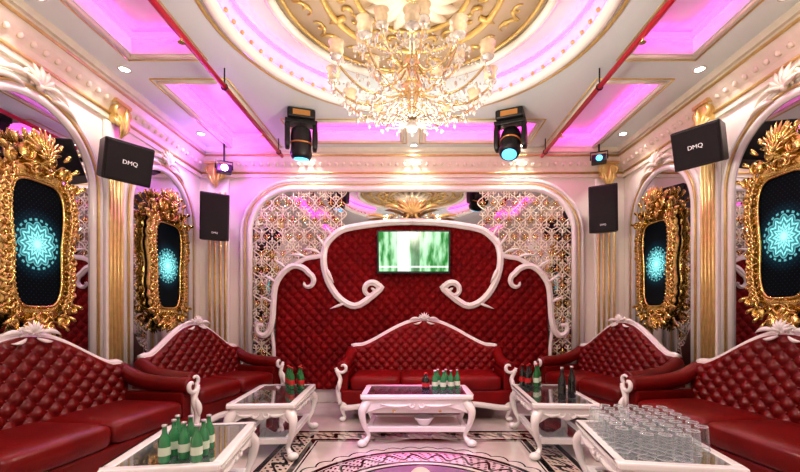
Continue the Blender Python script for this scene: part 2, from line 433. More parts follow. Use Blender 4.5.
# downlights
def downlight(x, y, lab, e=12):
    t = thing('downlight', lab, 'downlight', (x, y, ZC), group='recessed ceiling downlights')
    mb = MB(); mb.lathe([(.045, .0), (.05, -.012), (.036, -.014), (.034, -.002)], 16, caps=False); mb.build('rim', 'white', t)
    MB().lathe([(.0, -.004), (.034, -.004), (.034, -.001)], 16, caps=False).build('lens', 'spot', t)
    l = bpy.data.lights.new('downlight_lamp', 'SPOT'); l.energy = e; l.spot_size = 2.2; l.spot_blend = .6; l.color = (1, .95, .86); l.shadow_soft_size = .04
    lo = bpy.data.objects.new('downlight_lamp', l); C.objects.link(lo); lo.location = (x, y, ZC-.03)
for s, sd in ((-1, 'left'), (1, 'right')):
    for y, wh in ((4.36, 'nearest the back corner'), (3.2, 'above the ribbed pilaster'), (2.45, 'above the nearest arched mirror'), (1.1, 'added as fill beside the viewer')):  # the ones beside the viewer are out of view, added for illumination
        downlight(s*2.3, y, 'small round downlight over the %s wall, %s' % (sd, wh))
for x, w in ((-1.25, 'left of the middle'), (.02, 'in the middle'), (1.3, 'right of the middle')):
    downlight(x, 4.66, 'small round downlight above the mirrored back wall, '+w, 18)
for x, w in ((-.7, 'left one'), (.7, 'right one')):  # out-of-view pair added to light the room from the viewer's side
    downlight(x, .3, 'unseen fill downlight added over the floor near the viewer, '+w, 68)

# ---------------------------------------------------------------- arched wall mirrors
def arch_pts(hw, z0, zs, n=24):
    return [(-hw, z0), (-hw, zs)]+[(-hw*math.cos(PI*i/n), zs+hw*math.sin(PI*i/n)) for i in range(1, n)]+[(hw, zs), (hw, z0)]
def arched_mirror(lab, loc, rz, hw=.48):
    t = thing('arched_mirror', lab, 'mirror', loc, rz, 'arched wall mirrors')
    MB().poly(arch_pts(hw, .55, 2.08), -.012, 0).build('glass', 'mirror', t)
    mb = MB()
    for off, r in ((.02, .03), (.10, .022)):
        mb.tube([(x, -.01, z) for x, z in arch_pts(hw+off, .55-off, 2.08, 30)], r, 8)
    mb.tube([(-hw-.1, -.01, .5), (hw+.1, -.01, .5)], .035, 8)
    o1 = arch_pts(hw+.02, .55, 2.08, 30); o2 = arch_pts(hw+.10, .5, 2.08, 30)
    A = [mb.addv((x, -.02, z)) for x, z in o1]; B = [mb.addv((x, -.02, z)) for x, z in o2]
    for i in range(len(A)-1): mb.face((A[i], A[i+1], B[i+1], B[i]))
    mb.build('arch_frame', 'white', t)
    mb = MB()
    mb.tube([(x, -.03, z) for x, z in arch_pts(hw+.06, .55, 2.08, 30)], .010, 6); mb.build('gold_line', 'goldpaint', t)
    mb = MB(); zt = 2.08+hw+.1
    for s in (1, -1):
        mb.tube([(x*s, -.05, z) for x, _, z in spiral(.09, zt+.02, .008, .055, 0, 4.2, 14)], taper(14, .018), 6)
        leaf(mb, (s*.05, -.04, zt), (s*.26, -.03, zt-.03), (0, -.02, .06), .024)
        leaf(mb, (s*.10, -.04, zt-.06), (s*.34, -.03, zt-.12), (0, -.02, .06), .020)
    shell(mb, (0, -.05, zt-.02), .15, 7, .1, .020)
    mb.build('keystone', 'cream', t)
    return t
YN, YFR = 2.74, 4.17
def arch_set(side):
    s = -1 if side == 'left' else 1; rz = PI/2 if s < 0 else -PI/2
    arched_mirror('tall arched mirror in cream frame on the %s wall, nearer one' % side, (s*XW, YN, 0), rz)
    arched_mirror('tall arched mirror in cream frame on the %s wall, beside the back corner' % side, (s*XW, YFR, 0), rz)
arch_set('left'); arch_set('right')

# gilt frames with mandala screens
def supere(a, b, th, e=.75): return (a*spow(math.cos(th), e), b*spow(math.sin(th), e))
def gilt(lab, loc, rz):
    t = thing('gilded_screen', lab, 'gilded frame', loc, rz, 'gilded baroque frames with patterned screens')
    SE = .45
    def waist(x, z): return x*(1+.10*max(0, z)/.45-.06*max(0, -z)/.45-.07*math.exp(-((z+.05)/.15)**2)), z
    def oval(a, b, n): return [waist(*supere(a, b, 2*PI*i/n, SE)) for i in range(n)]
    MB().poly(oval(.205, .43, 72), -.03, 0).build('screen', 'mandala', t)
    rnd = random.Random(3); mb = MB()
    a, b = .212, .44
    mb.tube([(x, -.04, z) for x, z in oval(a, b, 90)], .012, 8, closed=True)
    n = 180; inn = oval(a, b, n); mid = []; out = []
    for i in range(n):
        th = 2*PI*i/n; x, z = inn[i]; nn = Vector((math.cos(th)/a, 0, math.sin(th)/b)).normalized()
        w = .075+.020*abs(math.sin(th*11))+.06*max(0, math.sin(th))**6+.03*max(0, -math.sin(th))**6
        mid.append((x+nn.x*w*.5, z+nn.z*w*.5)); out.append((x+nn.x*w, z+nn.z*w))
    L = [[mb.addv((x, y, z)) for x, z in P] for P, y in ((inn, -.03), (mid, -.05), (out, -.03), (out, 0))]
    for A, B in zip(L, L[1:]):
        for i in range(n): mb.face((A[i], A[(i+1) % n], B[(i+1) % n], B[i]), True)
    N = 24
    specs = [(rnd.uniform(.026, .038), 1 if i % 2 else -1, rnd.uniform(.0, .025)) for i in range(N)]
    for s in (1, -1):
        for i in range(N):
            r1, dr, ex = specs[i]
            u = -1+2*i/(N-1); th = math.asin(max(-.999, min(.999, spow(u, 1/SE*.8))))
            x, z = waist(*supere(a+.01, b+.01, th, SE))
            nn = Vector((math.cos(th)/a, 0, math.sin(th)/b)).normalized(); tg = Vector((-nn.z, 0, nn.x))
            c = Vector((x, -.06, z))+nn*(.042+ex*.6)
            a0 = math.atan2(nn.z, nn.x)
            sp_ = spiral(0, 0, .004, r1, a0, a0+dr*5.6, 16)
            mb.tube([(s*(c.x+p[0]), c.y-.008, c.z+p[2]) for k, p in enumerate(sp_)], taper(16, .0095), 6)
            q = c+nn*(.035+ex)+tg*dr*.07; q.y = -.04
            leaf(mb, (s*c.x, c.y, c.z), (s*q.x, q.y, q.z), (s*nn.x*.03, -.03, nn.z*.03), .013)
            q = c+nn*.03-tg*dr*.065; q.y = -.04
            leaf(mb, (s*c.x, c.y, c.z), (s*q.x, q.y, q.z), (s*nn.x*.03, -.03, nn.z*.03), .012)
            q = c-nn*.03+tg*dr*.05; q.y = -.05
            leaf(mb, (s*c.x, c.y, c.z), (s*q.x, q.y, q.z), (0, -.03, 0), .011)
            mb.ell((s*x, -.062, z), (.008, .008, .008), nu=6, nv=4)
        for cx, cz, r, a0, a1 in ((.10, .62, .075, 0, 5.8), (.22, .56, .065, PI, PI-5.6), (.31, .47, .05, PI, PI-5.6), (.09, -.60, .065, 0, -5.6), (.20, -.55, .06, PI, PI+5.4), (.28, -.46, .045, PI, PI+5.4), (.31, .30, .04, -1, 4.2), (.27, -.25, .04, 1, -4.2), (.05, .72, .05, 0, 5.4)):
            mb.tube([(s*p[0], -.06, p[2]) for p in spiral(cx, cz, .006, r, a0, a1, 26)], taper(26, .015), 7)
            mb.ell((s*cx, -.04, cz), (r*.8, .02, r*.8))
        for k in range(5):
            u = k/4; p = Vector((s*(.06+.27*u), -.06, .70-.24*u*u)); d = Vector((s*(.02+.06*u), -.0, .08-.04*u))
            leaf(mb, p, p+d, (s*.02, -.03, .02), .018)
            p = Vector((s*(.05+.25*u), -.06, -.62+.2*u*u)); d = Vector((s*(.02+.05*u), -.0, -.07+.04*u))
            leaf(mb, p, p+d, (s*.02, -.03, -.02), .016)
    mb.build('gilt_frame', 'gold', t)
    mb = MB(); mb.ell((0, -.04, .62), (.10, .03, .12)); shell(mb, (0, -.07, .62), .19, 11, .10, .017); shell(mb, (0, -.09, .58), .10, 7, .10, .012); mb.build('shell_crest', 'gold', t)
    mb = MB(); mb.T = Matrix.Rotation(PI, 4, 'Y'); mb.ell((0, -.04, .58), (.09, .03, .09)); shell(mb, (0, -.07, .58), .13, 9, .10, .016); mb.build('base_ornament', 'gold', t)
    return t
g0 = gilt('gold baroque frame with cyan mandala screen on the left wall by the back corner', (-XW+.025, YFR, 1.58), PI/2)
g1 = copy_tree(g0, None, (-XW+.025, YN-.02, 1.56), (0, 0, PI/2), 'large gold baroque frame with cyan mandala screen on the left wall, nearer the viewer'); g1.scale = (.88, .95, .97)
g2 = copy_tree(g0, None, (XW-.025, YN+.0, 1.62), (0, 0, -PI/2), 'large gold baroque frame with cyan mandala screen on the right wall, nearer the viewer'); g2.scale = (.88, .95, .97)
copy_tree(g0, None, (XW-.025, YFR, 1.60), (0, 0, -PI/2), 'gold baroque frame with cyan mandala screen on the right wall by the back corner')

# pilasters
def corbel(mb):
    mb.box((0, -.06, .19), (.26, .10, .03)); mb.cushion((0, -.055, .1), (.2, .1, .18))
    for s in (1, -1):
        mb.tube([(s*p[0], -.09, p[2]) for p in spiral(.08, .12, .008, .055, PI, PI-5.2, 18)], taper(18, .022), 6)
        leaf(mb, (s*.03, -.08, .0), (s*.12, -.07, .05), (0, -.03, -.03), .022)
        leaf(mb, (s*.02, -.08, -.08), (s*.08, -.10, .08), (0, -.04, 0), .022)
    leaf(mb, (0, -.07, -.10), (0, -.12, .16), (0, -.05, 0), .032)
def pilaster(lab, loc, rz, w=.34, rods=4):
    t = thing('pilaster', lab, 'pilaster', loc, rz, 'pilasters with gold rods')
    MB().box((0, -.022, 1.36), (w, .036, 2.72)).build('shaft', 'white', t, bevel=.006)
    for k in range(rods):
        x = (k-(rods-1)/2)*(w-.07)/(rods-1)
        MB().tube([(x, -.045, .25), (x, -.045, 2.55)], .014, 10).build('gold_rod', 'goldpaint', t)
    MB().box((0, -.044, .12), (w+.02, .08, .24)).box((0, -.045, .255), (w+.01, .07, .03)).build('base', 'white', t, bevel=.006)
    mb = MB(); mb.T = Matrix.Translation((0, -.01, 2.70)) @ Matrix.Diagonal((w/.26*.9, 1, 1, 1)); corbel(mb); mb.build('capital', 'goldpaint', t)
pilaster('cream pilaster with gold ribs between the two arched mirrors on the left wall', (-XW, 3.455, 0), PI/2, .20)
pilaster('cream pilaster with gold ribs between the two arched mirrors on the right wall', (XW, 3.455, 0), -PI/2, .20)
pilaster('cream pilaster with gold ribs in the left end of the back wall', (-2.36, YB, 0), 0, .26)
pilaster('cream pilaster with gold ribs in the right end of the back wall', (2.36, YB, 0), 0, .26)
for s, sd in ((-1, 'left'), (1, 'right')):
    mb = MB(); mb.T = Matrix.Scale(1.15, 4); corbel(mb)
    o = mb.build('wall_corbel', 'goldpaint', None, (s*XW, 2.24, 2.66), (0, 0, PI/2 if s < 0 else -PI/2))
    tag(o, 'gold scrolled corbel high on the %s wall at the edge nearest the viewer' % sd, 'corbel')

# ---------------------------------------------------------------- back wall mirror + lattice
S = 81.6
def wx(off): return off/S
def wz(y): return 1.1+(312-y)/S
prof = [(0, 222), (20, 223), (45, 226), (62, 229), (74, 235), (82, 244), (85, 254), (92, 257), (104, 259), (116, 264), (126, 273), (132, 285), (134, 300)]
PR = [(wx(a), wz(b)) for a, b in prof]
def panel_top(x):
    x = abs(x)
    for i in range(len(PR)-1):
        if x <= PR[i+1][0]:
            t = (x-PR[i][0])/(PR[i+1][0]-PR[i][0]); return PR[i][1]*(1-t)+PR[i+1][1]*t
    return PR[-1][1]
HWM = 1.96; ZM = 2.58; RC = .52
def mir_top(x):
    x = abs(x)
    if x < HWM-RC: return ZM+.02*math.cos(x/(HWM-RC)*PI/2)
    d = x-(HWM-RC); return ZM-RC+math.sqrt(max(0, RC*RC-d*d))
def mo(hw_add):
    n = 16; P = [(-HWM-hw_add, .17)]
    for i in range(n+1):
        a = PI-(PI/2)*i/n; P.append((-(HWM-RC)+(RC+hw_add)*math.cos(a), ZM-RC+(RC+hw_add)*math.sin(a)))
    for i in range(n+1):
        a = PI/2-(PI/2)*i/n; P.append(((HWM-RC)+(RC+hw_add)*math.cos(a), ZM-RC+(RC+hw_add)*math.sin(a)))
    P.append((HWM+hw_add, .17)); return P
t = thing('wall_mirror', 'huge mirror with rounded cream frame covering the back wall behind the red panel', 'mirror', (0, YB, 0))
MB().poly(mo(0), -.015, 0).build('glass', 'mirror', t)
mb = MB()
mb.tube([(x, -.02, z) for x, z in mo(.02)], .035, 8); mb.tube([(x, -.02, z) for x, z in mo(.12)], .024, 8)
A = [mb.addv((x, -.025, z)) for x, z in mo(.02)]; B = [mb.addv((x, -.025, z)) for x, z in mo(.12)]
for i in range(len(A)-1): mb.face((A[i], A[i+1], B[i+1], B[i]))
mb.build('frame', 'white', t)
mb = MB(); mb.tube([(x, -.045, z) for x, z in mo(.07)], .010, 6); mb.build('gold_line', 'goldpaint', t)
def clear(x, z, m=.03):
    return abs(x) < HWM-m and z < mir_top(x)-m and (z > panel_top(x)+m or abs(x) > 1.66+m*.5)
def clipped(mb, pts, r, n=5):
    cur = []
    for p in pts:
        if clear(p[0], p[2], .015): cur.append(p)
        else:
            if len(cur) > 3: mb.tube(cur, r, n)
            cur = []
    if len(cur) > 3: mb.tube(cur, r, n)
for side in (-1, 1):
    mb = MB(); step = .13; amp = .062; per = .27
    for k in range(0, 10):
        x0 = side*(.86+step*k); ph = 0 if k % 2 else PI
        clipped(mb, [(x0+amp*.95*math.cos(2*PI*(.5+.015*q)/per+ph), -.022, .5+.015*q) for q in range(140)], .0075)
        for j in range(0, 34):
            d = 1 if (j//2) % 2 else -1
            xx = x0+side*step/2*(j % 2); zz = .40+per/4*j
            if clear(xx, zz, .02):
                mb.mat = 1 if j % 3 == 0 else 0
                for s in (1, -1):
                    clipped(mb, [(xx+s*p[0], -.024, zz+d*p[2]) for p in spiral(.024, .0, .003, .030, -1.2, 4.9, 14)], .0065)
                leaf(mb, (xx, -.025, zz-d*.02), (xx, -.025, zz+d*.062), (0, -.006, 0), .010)
                mb.mat = 0
    mb.build('scroll_lattice', ['silver', 'brass'], t)

# red padded panel
def tuft(x, z, dx, dz):
    u = x/dx; v = z/dz; p = u+v; q = u-v
    return (abs(math.sin(PI*p))*abs(math.sin(PI*q)))**.6
t = thing('padded_wall_panel', 'huge scalloped red button-tufted panel with white scrolls covering the back wall', 'wall panel', (0, YB-.02, 0))
mb = MB(); nx, nz = 360, 230; HW = PR[-1][0]; DX = .125; DZ = .135; grid = []
for i in range(nx+1):
    x = -HW+2*HW*i/nx; zt = panel_top(x) if abs(x) < HW-1e-6 else PR[-1][1]
    col = []
    for j in range(nz+1):
        z = .17+(zt-.17)*j/nz
        ed = min(1, (HW-abs(x))/.03, (zt-z)/.03+.001)
        col.append(mb.addv((x, -.05-.034*tuft(x, z, DX, DZ)*max(0, ed), z)))
    grid.append(col)
for i in range(nx):
    for j in range(nz): mb.face((grid[i][j], grid[i+1][j], grid[i+1][j+1], grid[i][j+1]), True)
bd = [grid[i][nz] for i in range(nx+1)]
bk = [mb.addv((mb.v[k].x, 0, mb.v[k].z)) for k in bd]
for i in range(nx): mb.face((bd[i], bd[i+1], bk[i+1], bk[i]))
for gcol in (grid[0], grid[-1]):
    b2 = [mb.addv((mb.v[k].x, 0, mb.v[k].z)) for k in gcol]
    for j in range(nz): mb.face((gcol[j], gcol[j+1], b2[j+1], b2[j]))
mb.mat = 1
for i in range(-32, 33):
    for j in range(0, 50):
        if (i+j) % 2: continue
        x = i*DX/2; z = j*DZ/2
        if abs(x) < HW-.04 and .5 < z < panel_top(x)-.05: mb.ell((x, -.054, z), (.010, .008, .010), nu=7, nv=4)
mb.build('padding', ['redwall', 'stud'], t)
def px(P, s, y=-.10): return [(s*wx(a), y, wz(b)) for a, b in P]
def curl(cx, cy, r0, r1, a0, a1, n=14):
    return [(cx+(r0+(r1-r0)*i/(n-1))*math.cos(a0+(a1-a0)*i/(n-1)), cy+(r0+(r1-r0)*i/(n-1))*math.sin(a0+(a1-a0)*i/(n-1))) for i in range(n)]
def wleaf(mb, s, a, b, r, bend=(0, -.02, 0), y=-.10): leaf(mb, (s*wx(a[0]), y, wz(a[1])), (s*wx(b[0]), y-.01, wz(b[1])), (s*bend[0], bend[1], bend[2]), r)
FL = dict(flat=(0, 1, 0), squash=.55)
for s in (1, -1):
    P = curl(40, 291, 1.5, 9, 4.6, 4.6-2*PI-1.3, 22)
    P = [p for p in P]+[(51, 305), (63, 304), (74, 295), (82, 281), (86, 265), (85, 250), (79, 240), (68, 232), (50, 228), (25, 225), (0, 224)]
    pts = catmull(px(P, s), 3); n = len(pts)
    mb = MB(); mb.tube(pts, [.014+.028*min(1, i/60) for i in range(n)], 10, **FL)
    mb.tube([(p[0], p[1]-.02, p[2]) for p in pts], [.005+.009*min(1, i/60) for i in range(n)], 6)
    wleaf(mb, s, (83, 252), (93, 236), .018); wleaf(mb, s, (77, 240), (84, 228), .015)
    wleaf(mb, s, (84, 268), (76, 284), .022, (0, -.04, 0)); wleaf(mb, s, (64, 303), (80, 309), .018)
    mb.build('lyre_scroll_trim', 'white', t)
    P = curl(103, 283, 1.5, 9, 0, 4.4, 18)+[(106, 269), (116, 267), (126, 274), (133, 286), (135, 302), (136, 318), (139, 330), (145, 335), (151, 331), (150, 325), (145, 325)]
    pts = catmull(px(P, s), 3); n = len(pts)
    mb = MB(); mb.tube(pts, [.014+.024*min(1, i/50)*min(1, .35+(n-1-i)/16) for i in range(n)], 10, **FL)
    mb.tube([(p[0], p[1]-.018, p[2]) for p in pts], [.005+.008*min(1, i/50)*min(1, .3+(n-1-i)/16) for i in range(n)], 6)
    mb.tube(catmull(px([(85, 256), (93, 258), (104, 260), (114, 266)], s), 5), .030, 10, **FL)
    wleaf(mb, s, (88, 256), (106, 251), .018, (0, -.02, .05)); wleaf(mb, s, (102, 259), (120, 257), .018, (0, -.02, .04)); wleaf(mb, s, (122, 269), (134, 261), .018)
    wleaf(mb, s, (132, 283), (145, 275), .018); wleaf(mb, s, (135, 303), (148, 296), .016)
    mb.tube(catmull(px([(138, 329), (136, 345), (136, 365), (137, 392)], s, -.06), 5), .024, 8)
    mb.build('outer_scroll_trim', 'white', t)
mb = MB()
for s in (1, -1):
    mb.tube([(s*p[0], -.09, p[2]) for p in spiral(.09, wz(216), .008, .07, 0, 5.4, 20)], taper(20, .020), 6)
    mb.tube([(s*p[0], -.09, p[2]) for p in spiral(.24, wz(219), .006, .055, PI, PI-5.0, 20)], taper(20, .017), 6)
    leaf(mb, (s*.10, -.09, wz(214)), (s*.34, -.09, wz(209)), (0, -.02, .06), .024); leaf(mb, (s*.28, -.09, wz(221)), (s*.56, -.09, wz(219)), (0, -.02, .06), .022)
    leaf(mb, (s*.05, -.09, wz(212)), (s*.18, -.09, wz(202)), (0, -.02, .04), .022)
shell(mb, (0, -.10, wz(216)), .22, 9, .10, .020)
mb.build('crest_ornament', 'goldpaint', t)

# TV
t = thing('television', 'flat television showing a green picture mounted above the middle sofa', 'television', (.02, YB-.22, 1.80), 0, rx=.12)
MB().box((0, 0, 0), (.86, .05, .50)).build('bezel', 'black', t, bevel=.006)
MB().box((0, -.027, .005), (.81, .006, .455)).build('screen', 'tv', t)
MB().box((0, .05, 0), (.2, .07, .2)).build('wall_bracket', 'steel', t)

# ---------------------------------------------------------------- speakers
def speaker(lab, loc, rz, tilt, sz, logo):
    t = thing('loudspeaker', lab, 'loudspeaker', loc, rz, rx=tilt, group='black wall loudspeakers')
    w, d, h = sz
    mb = MB()
    pr = [(-w/2, -d/2), (w/2, -d/2), (w*.36, d/2), (-w*.36, d/2)]
    lo = [mb.addv((x, y, -h/2)) for x, y in pr]; hi = [mb.addv((x, y, h/2*(1 if y < 0 else .86))) for x, y in pr]
    mb.face(lo[::-1]); mb.face(hi)
    for i in range(4): mb.face((lo[i], lo[(i+1) % 4], hi[(i+1) % 4], hi[i]))
    mb.build('cabinet', 'black', t, bevel=.012)
    mb = MB(); mb.box((0, -d/2-.006, 0), (w-.03, .014, h-.03)); mb.build('grille', 'grille', t, bevel=.005)
    cu = bpy.data.curves.new('txt', 'FONT'); cu.body = logo; cu.size = .045; cu.extrude = .002; cu.align_x = 'CENTER'; cu.align_y = 'CENTER'
    to = bpy.data.objects.new('txt', cu); C.objects.link(to); bpy.context.view_layer.update()
    me = bpy.data.meshes.new_from_object(to.evaluated_get(bpy.context.evaluated_depsgraph_get())); bpy.data.objects.remove(to)
    me.materials.clear(); me.materials.append(M['logo'])
    lo_ = bpy.data.objects.new('logo', me); C.objects.link(lo_); lo_.parent = t; lo_.location = (0, -d/2-.016, .0 if h < .45 else -h*.34); lo_.rotation_euler = (PI/2, 0, 0)
    if h > .45: lo_.scale = (.6, .6, .6)
    mb = MB(); mb.tube([(0, d/2, 0), (0, d/2+.05, .02)], .018, 8); mb.box((0, d/2+.05, .02), (.09, .02, .14)); mb.build('bracket', 'steel', t)
    return t
speaker('black loudspeaker tilted down beside the left pilaster between the mirrors', (-2.33, 3.22, 2.31), math.radians(55), .30, (.34, .28, .31), 'DMQ')
speaker('black loudspeaker tilted down beside the right pilaster between the mirrors', (2.34, 3.22, 2.44), math.radians(-55), .30, (.34, .28, .31), 'DMQ')
speaker('upright black loudspeaker in the left back corner', (-2.27, 4.57, 2.18), math.radians(32), .14, (.30, .30, .52), 'DMQ')
speaker('upright black loudspeaker in the right back corner', (2.20, 4.57, 2.27), math.radians(-32), .14, (.30, .30, .52), 'DMQ')

# ---------------------------------------------------------------- stage lights
def moving_head(lab, loc, rz, tilt):
    t = thing('moving_head_light', lab, 'stage light', loc, rz, group='moving head stage lights')
    mb = MB(); mb.box((0, 0, -.05), (.26, .2, .09)); mb.build('base', 'black', t, bevel=.015)
    MB().box((0, -.102, -.05), (.16, .006, .05)).build('display', 'copper', t)
    mb = MB()
    for s in (1, -1): mb.cushion((s*.13, 0, -.24), (.05, .12, .26))
    mb.box((0, 0, -.115), (.30, .13, .04)); mb.build('yoke', 'black', t, bevel=.01)
    hd = MB(); hd.lathe([(.06, .13), (.09, .11), (.10, .04), (.095, -.06), (.105, -.12), (.09, -.16), (.075, -.165)], 24)
    h = hd.build('head', 'black', t, (0, 0, -.29), (tilt, 0, 0))
    MB().lathe([(.0, -.17), (.07, -.17), (.07, -.166)], 20, caps=False).build('lens', 'blueled', h)
    MB().tube(ring(.1, -.02, 0, 24), .008, 6, closed=True).build('trim_ring', 'copper', h)
    MB().box((0, 0, -.003), (.1, .1, .006)).build('mount_plate', 'steel', t)
    return t
moving_head('black moving head stage light hanging from the ceiling left of the chandelier', (-1.08, 3.90, ZC), .3, .10)
moving_head('black moving head stage light hanging from the ceiling right of the chandelier', (.96, 3.90, ZC), -.4, -.45)
def small_light(lab, loc, rz, lens):
    t = thing('small_stage_light', lab, 'stage light', loc, rz)
    MB().box((0, 0, -.09), (.16, .12, .09)).build('housing', 'black', t, bevel=.01)
    mb = MB(); mb.tube([(-.09, 0, -.09), (-.09, 0, 0), (.09, 0, 0), (.09, 0, -.09)], .008, 6)
    mb.tube([(0, 0, 0), (0, 0, ZC-loc[2])], .010, 8); mb.build('bracket', 'steel', t)
    mb = MB(); mb.T = Matrix.Translation((0, -.06, -.09)) @ Matrix.Rotation(PI/2, 4, 'X'); mb.lathe([(.0, .008), (.032, .008), (.036, 0)], 16, caps=False); mb.build('lens', lens, t)
small_light('small black effect light glowing violet below the left back cornice', (-2.17, 4.62, 2.84), .5, 'violet')
small_light('small black effect light below the right back cornice', (2.16, 4.62, 2.95), -.4, 'blueled')

# red sprinkler pipes
for s, sd in ((-1, 'left'), (1, 'right')):
    t = thing('sprinkler_pipe', 'thin red sprinkler pipe running under the ceiling on the %s side' % sd, 'pipe', (s*1.50, 0, 2.90))
    MB().tube([(0, YF, 0), (0, 4.62, 0)], .02, 10).build('pipe', 'pipe', t)
    for y in (.6, 2.1, 3.2, 4.5):
        mb = MB(); mb.tube([(0, y, 0), (0, y, .15)], .006, 6); mb.tube([(.025*math.cos(a*PI/6), y, .025*math.sin(a*PI/6)) for a in range(12)], .005, 5, closed=True)
        mb.build('hanger', 'steel', t)
    for y in (2.6, 4.0):
        mb = MB(); mb.tube([(0, y, 0), (0, y, -.04)], .008, 8); mb.lathe([(.022, -.05), (.022, -.046), (.006, -.04)], 12, (0, y, 0)); mb.build('sprinkler_head', 'brass', t)

# ---------------------------------------------------------------- chandelier
ch = thing('chandelier', 'large gold crystal chandelier with glowing tulip shades in the middle of the ceiling', 'chandelier', (0.0, 2.6, ZT-.02))
mb = MB()
mb.lathe([(.02, -.10), (.02, 0), (.08, -.0), (.07, -.03), (.02, -.05)][::-1], 16)
mb.lathe([(.012, -.84), (.05, -.82), (.06, -.79), (.03, -.77), (.02, -.75), (.05, -.71), (.07, -.66), (.075, -.63), (.04, -.59), (.02, -.56), (.03, -.52), (.05, -.48), (.05, -.44), (.02, -.40), (.014, -.34), (.014, -.06)], 20)
mb.build('central_stem', 'champagne', ch)
MB().lathe([(.002, -.925), (.03, -.915), (.042, -.885), (.03, -.855), (.01, -.835)], 14).build('bottom_finial', 'crystal', ch)
def arm(L, z0, dz, scale):
    mb = MB()
    P = [(.05, 0, z0), (L*.35, 0, z0-.06*scale), (L*.7, 0, z0-.05*scale), (L*.95, 0, z0+dz*.4), (L, 0, z0+dz)]
    pts = catmull(P, 6); mb.tube(pts, .0075, 6)
    mb.tube([(p[0], 0, p[2]) for p in spiral(L*.45, z0+.0, .005, .04*scale, 0, 5, 14)], taper(14, .007), 5)
    return mb
def make_arm(L, z0, dz, rz, sc2):
    a = arm(L, z0, dz, sc2).build('arm', 'champagne', ch, rot=(0, 0, rz))
    MB().lathe([(.008, -.015), (.036, .0), (.04, .006), (.008, .005)], 14, (L, 0, z0+dz)).build('drip_pan', 'crystal', a)
    r = .043*sc2
    MB().lathe([(.013, .008), (r*.8, .022), (r, .045), (r*.85, .068), (r*1.15, .088), (r*1.1, .088), (r*.78, .068), (r*.93, .045), (r*.75, .026)], 16, (L, 0, z0+dz), caps=False).build('tulip_shade', 'shade', a)
    MB().ell((L, 0, z0+dz+.072), (.014, .014, .036), nu=10, nv=6).build('bulb', 'warm', a)
    return a
a0 = make_arm(.51, -.68, .08, 0, 1.); NL = 12
for k in range(1, NL):
    copy_tree(a0, ch, rot=(0, 0, 2*PI*k/NL))
a1 = make_arm(.32, -.50, .08, .2, .95)
for k in range(1, 8):
    copy_tree(a1, ch, rot=(0, 0, .2+2*PI*k/8))
mb = MB()
def drop(mb, x, y, z, s=1): mb.lathe([(.001, -.03*s), (.009*s, -.018*s), (.006*s, -.004*s), (.001, 0)], 6, (x, y, z))
def strand(p0, p1, n, sag, r=.007):
    for q in range(n+1):
        tt = q/n; p = p0.lerp(p1, tt); p.z -= sag*math.sin(PI*tt); mb.ell(p, (r, r, r), nu=6, nv=4)
def pol(R, a, z): return Vector((R*math.cos(a), R*math.sin(a), z+.01))
for k in range(NL):
    a = 2*PI*k/NL; a2 = 2*PI*(k+1)/NL; am = (a+a2)/2
    for q in range(5):
        aa = a+(q-2)*.07; p = pol(.51, aa, -.635-(.02 if q == 2 else 0)); drop(mb, p.x, p.y, p.z, 1.4)
    for R, z in ((.44, -.73), (.36, -.745), (.26, -.76), (.16, -.78)):
        p = pol(R, a, z); drop(mb, p.x, p.y, p.z, 1.4); p = pol(R, am, z); drop(mb, p.x, p.y, p.z, 1.3)
    strand(pol(.51, a, -.62), pol(.51, a2, -.62), 9, .07)
    strand(pol(.05, a, -.36), pol(.47, a, -.62), 16, .07)
    strand(pol(.05, am, -.36), pol(.30, am, -.48), 9, .05)
    strand(pol(.40, a, -.73), pol(.05, a, -.84), 14, .03)
    strand(pol(.26, am, -.75), pol(.05, am, -.85), 9, .03)
for k in range(8):
    a = .2+2*PI*k/8; a2 = a+2*PI/8
    for q in range(3):
        p = pol(.32, a+(q-1)*.1, -.45); drop(mb, p.x, p.y, p.z, 1.2)
    strand(pol(.32, a, -.44), pol(.32, a2, -.44), 7, .05)
o = mb.build('crystal_drops', 'crystal', ch); o['kind'] = 'stuff'
for dz, e in ((-1.28, 50), (-.30, 2.5)):
    l = bpy.data.lights.new('chandelier_lamp', 'POINT'); l.energy = e; l.color = (1, .92, .78); l.shadow_soft_size = .14
    lo = bpy.data.objects.new('chandelier_lamp', l); C.objects.link(lo); lo.location = (0, 2.6, ZT+dz)
for k in range(6):
    a = 2*PI*k/6; l = bpy.data.lights.new('chandelier_lamp', 'POINT'); l.energy = 3.2; l.color = (1, .88, .68); l.shadow_soft_size = .05
    lo = bpy.data.objects.new('chandelier_lamp', l); C.objects.link(lo); lo.location = (.82*math.cos(a), 2.6+.82*math.sin(a), ZT-.60)

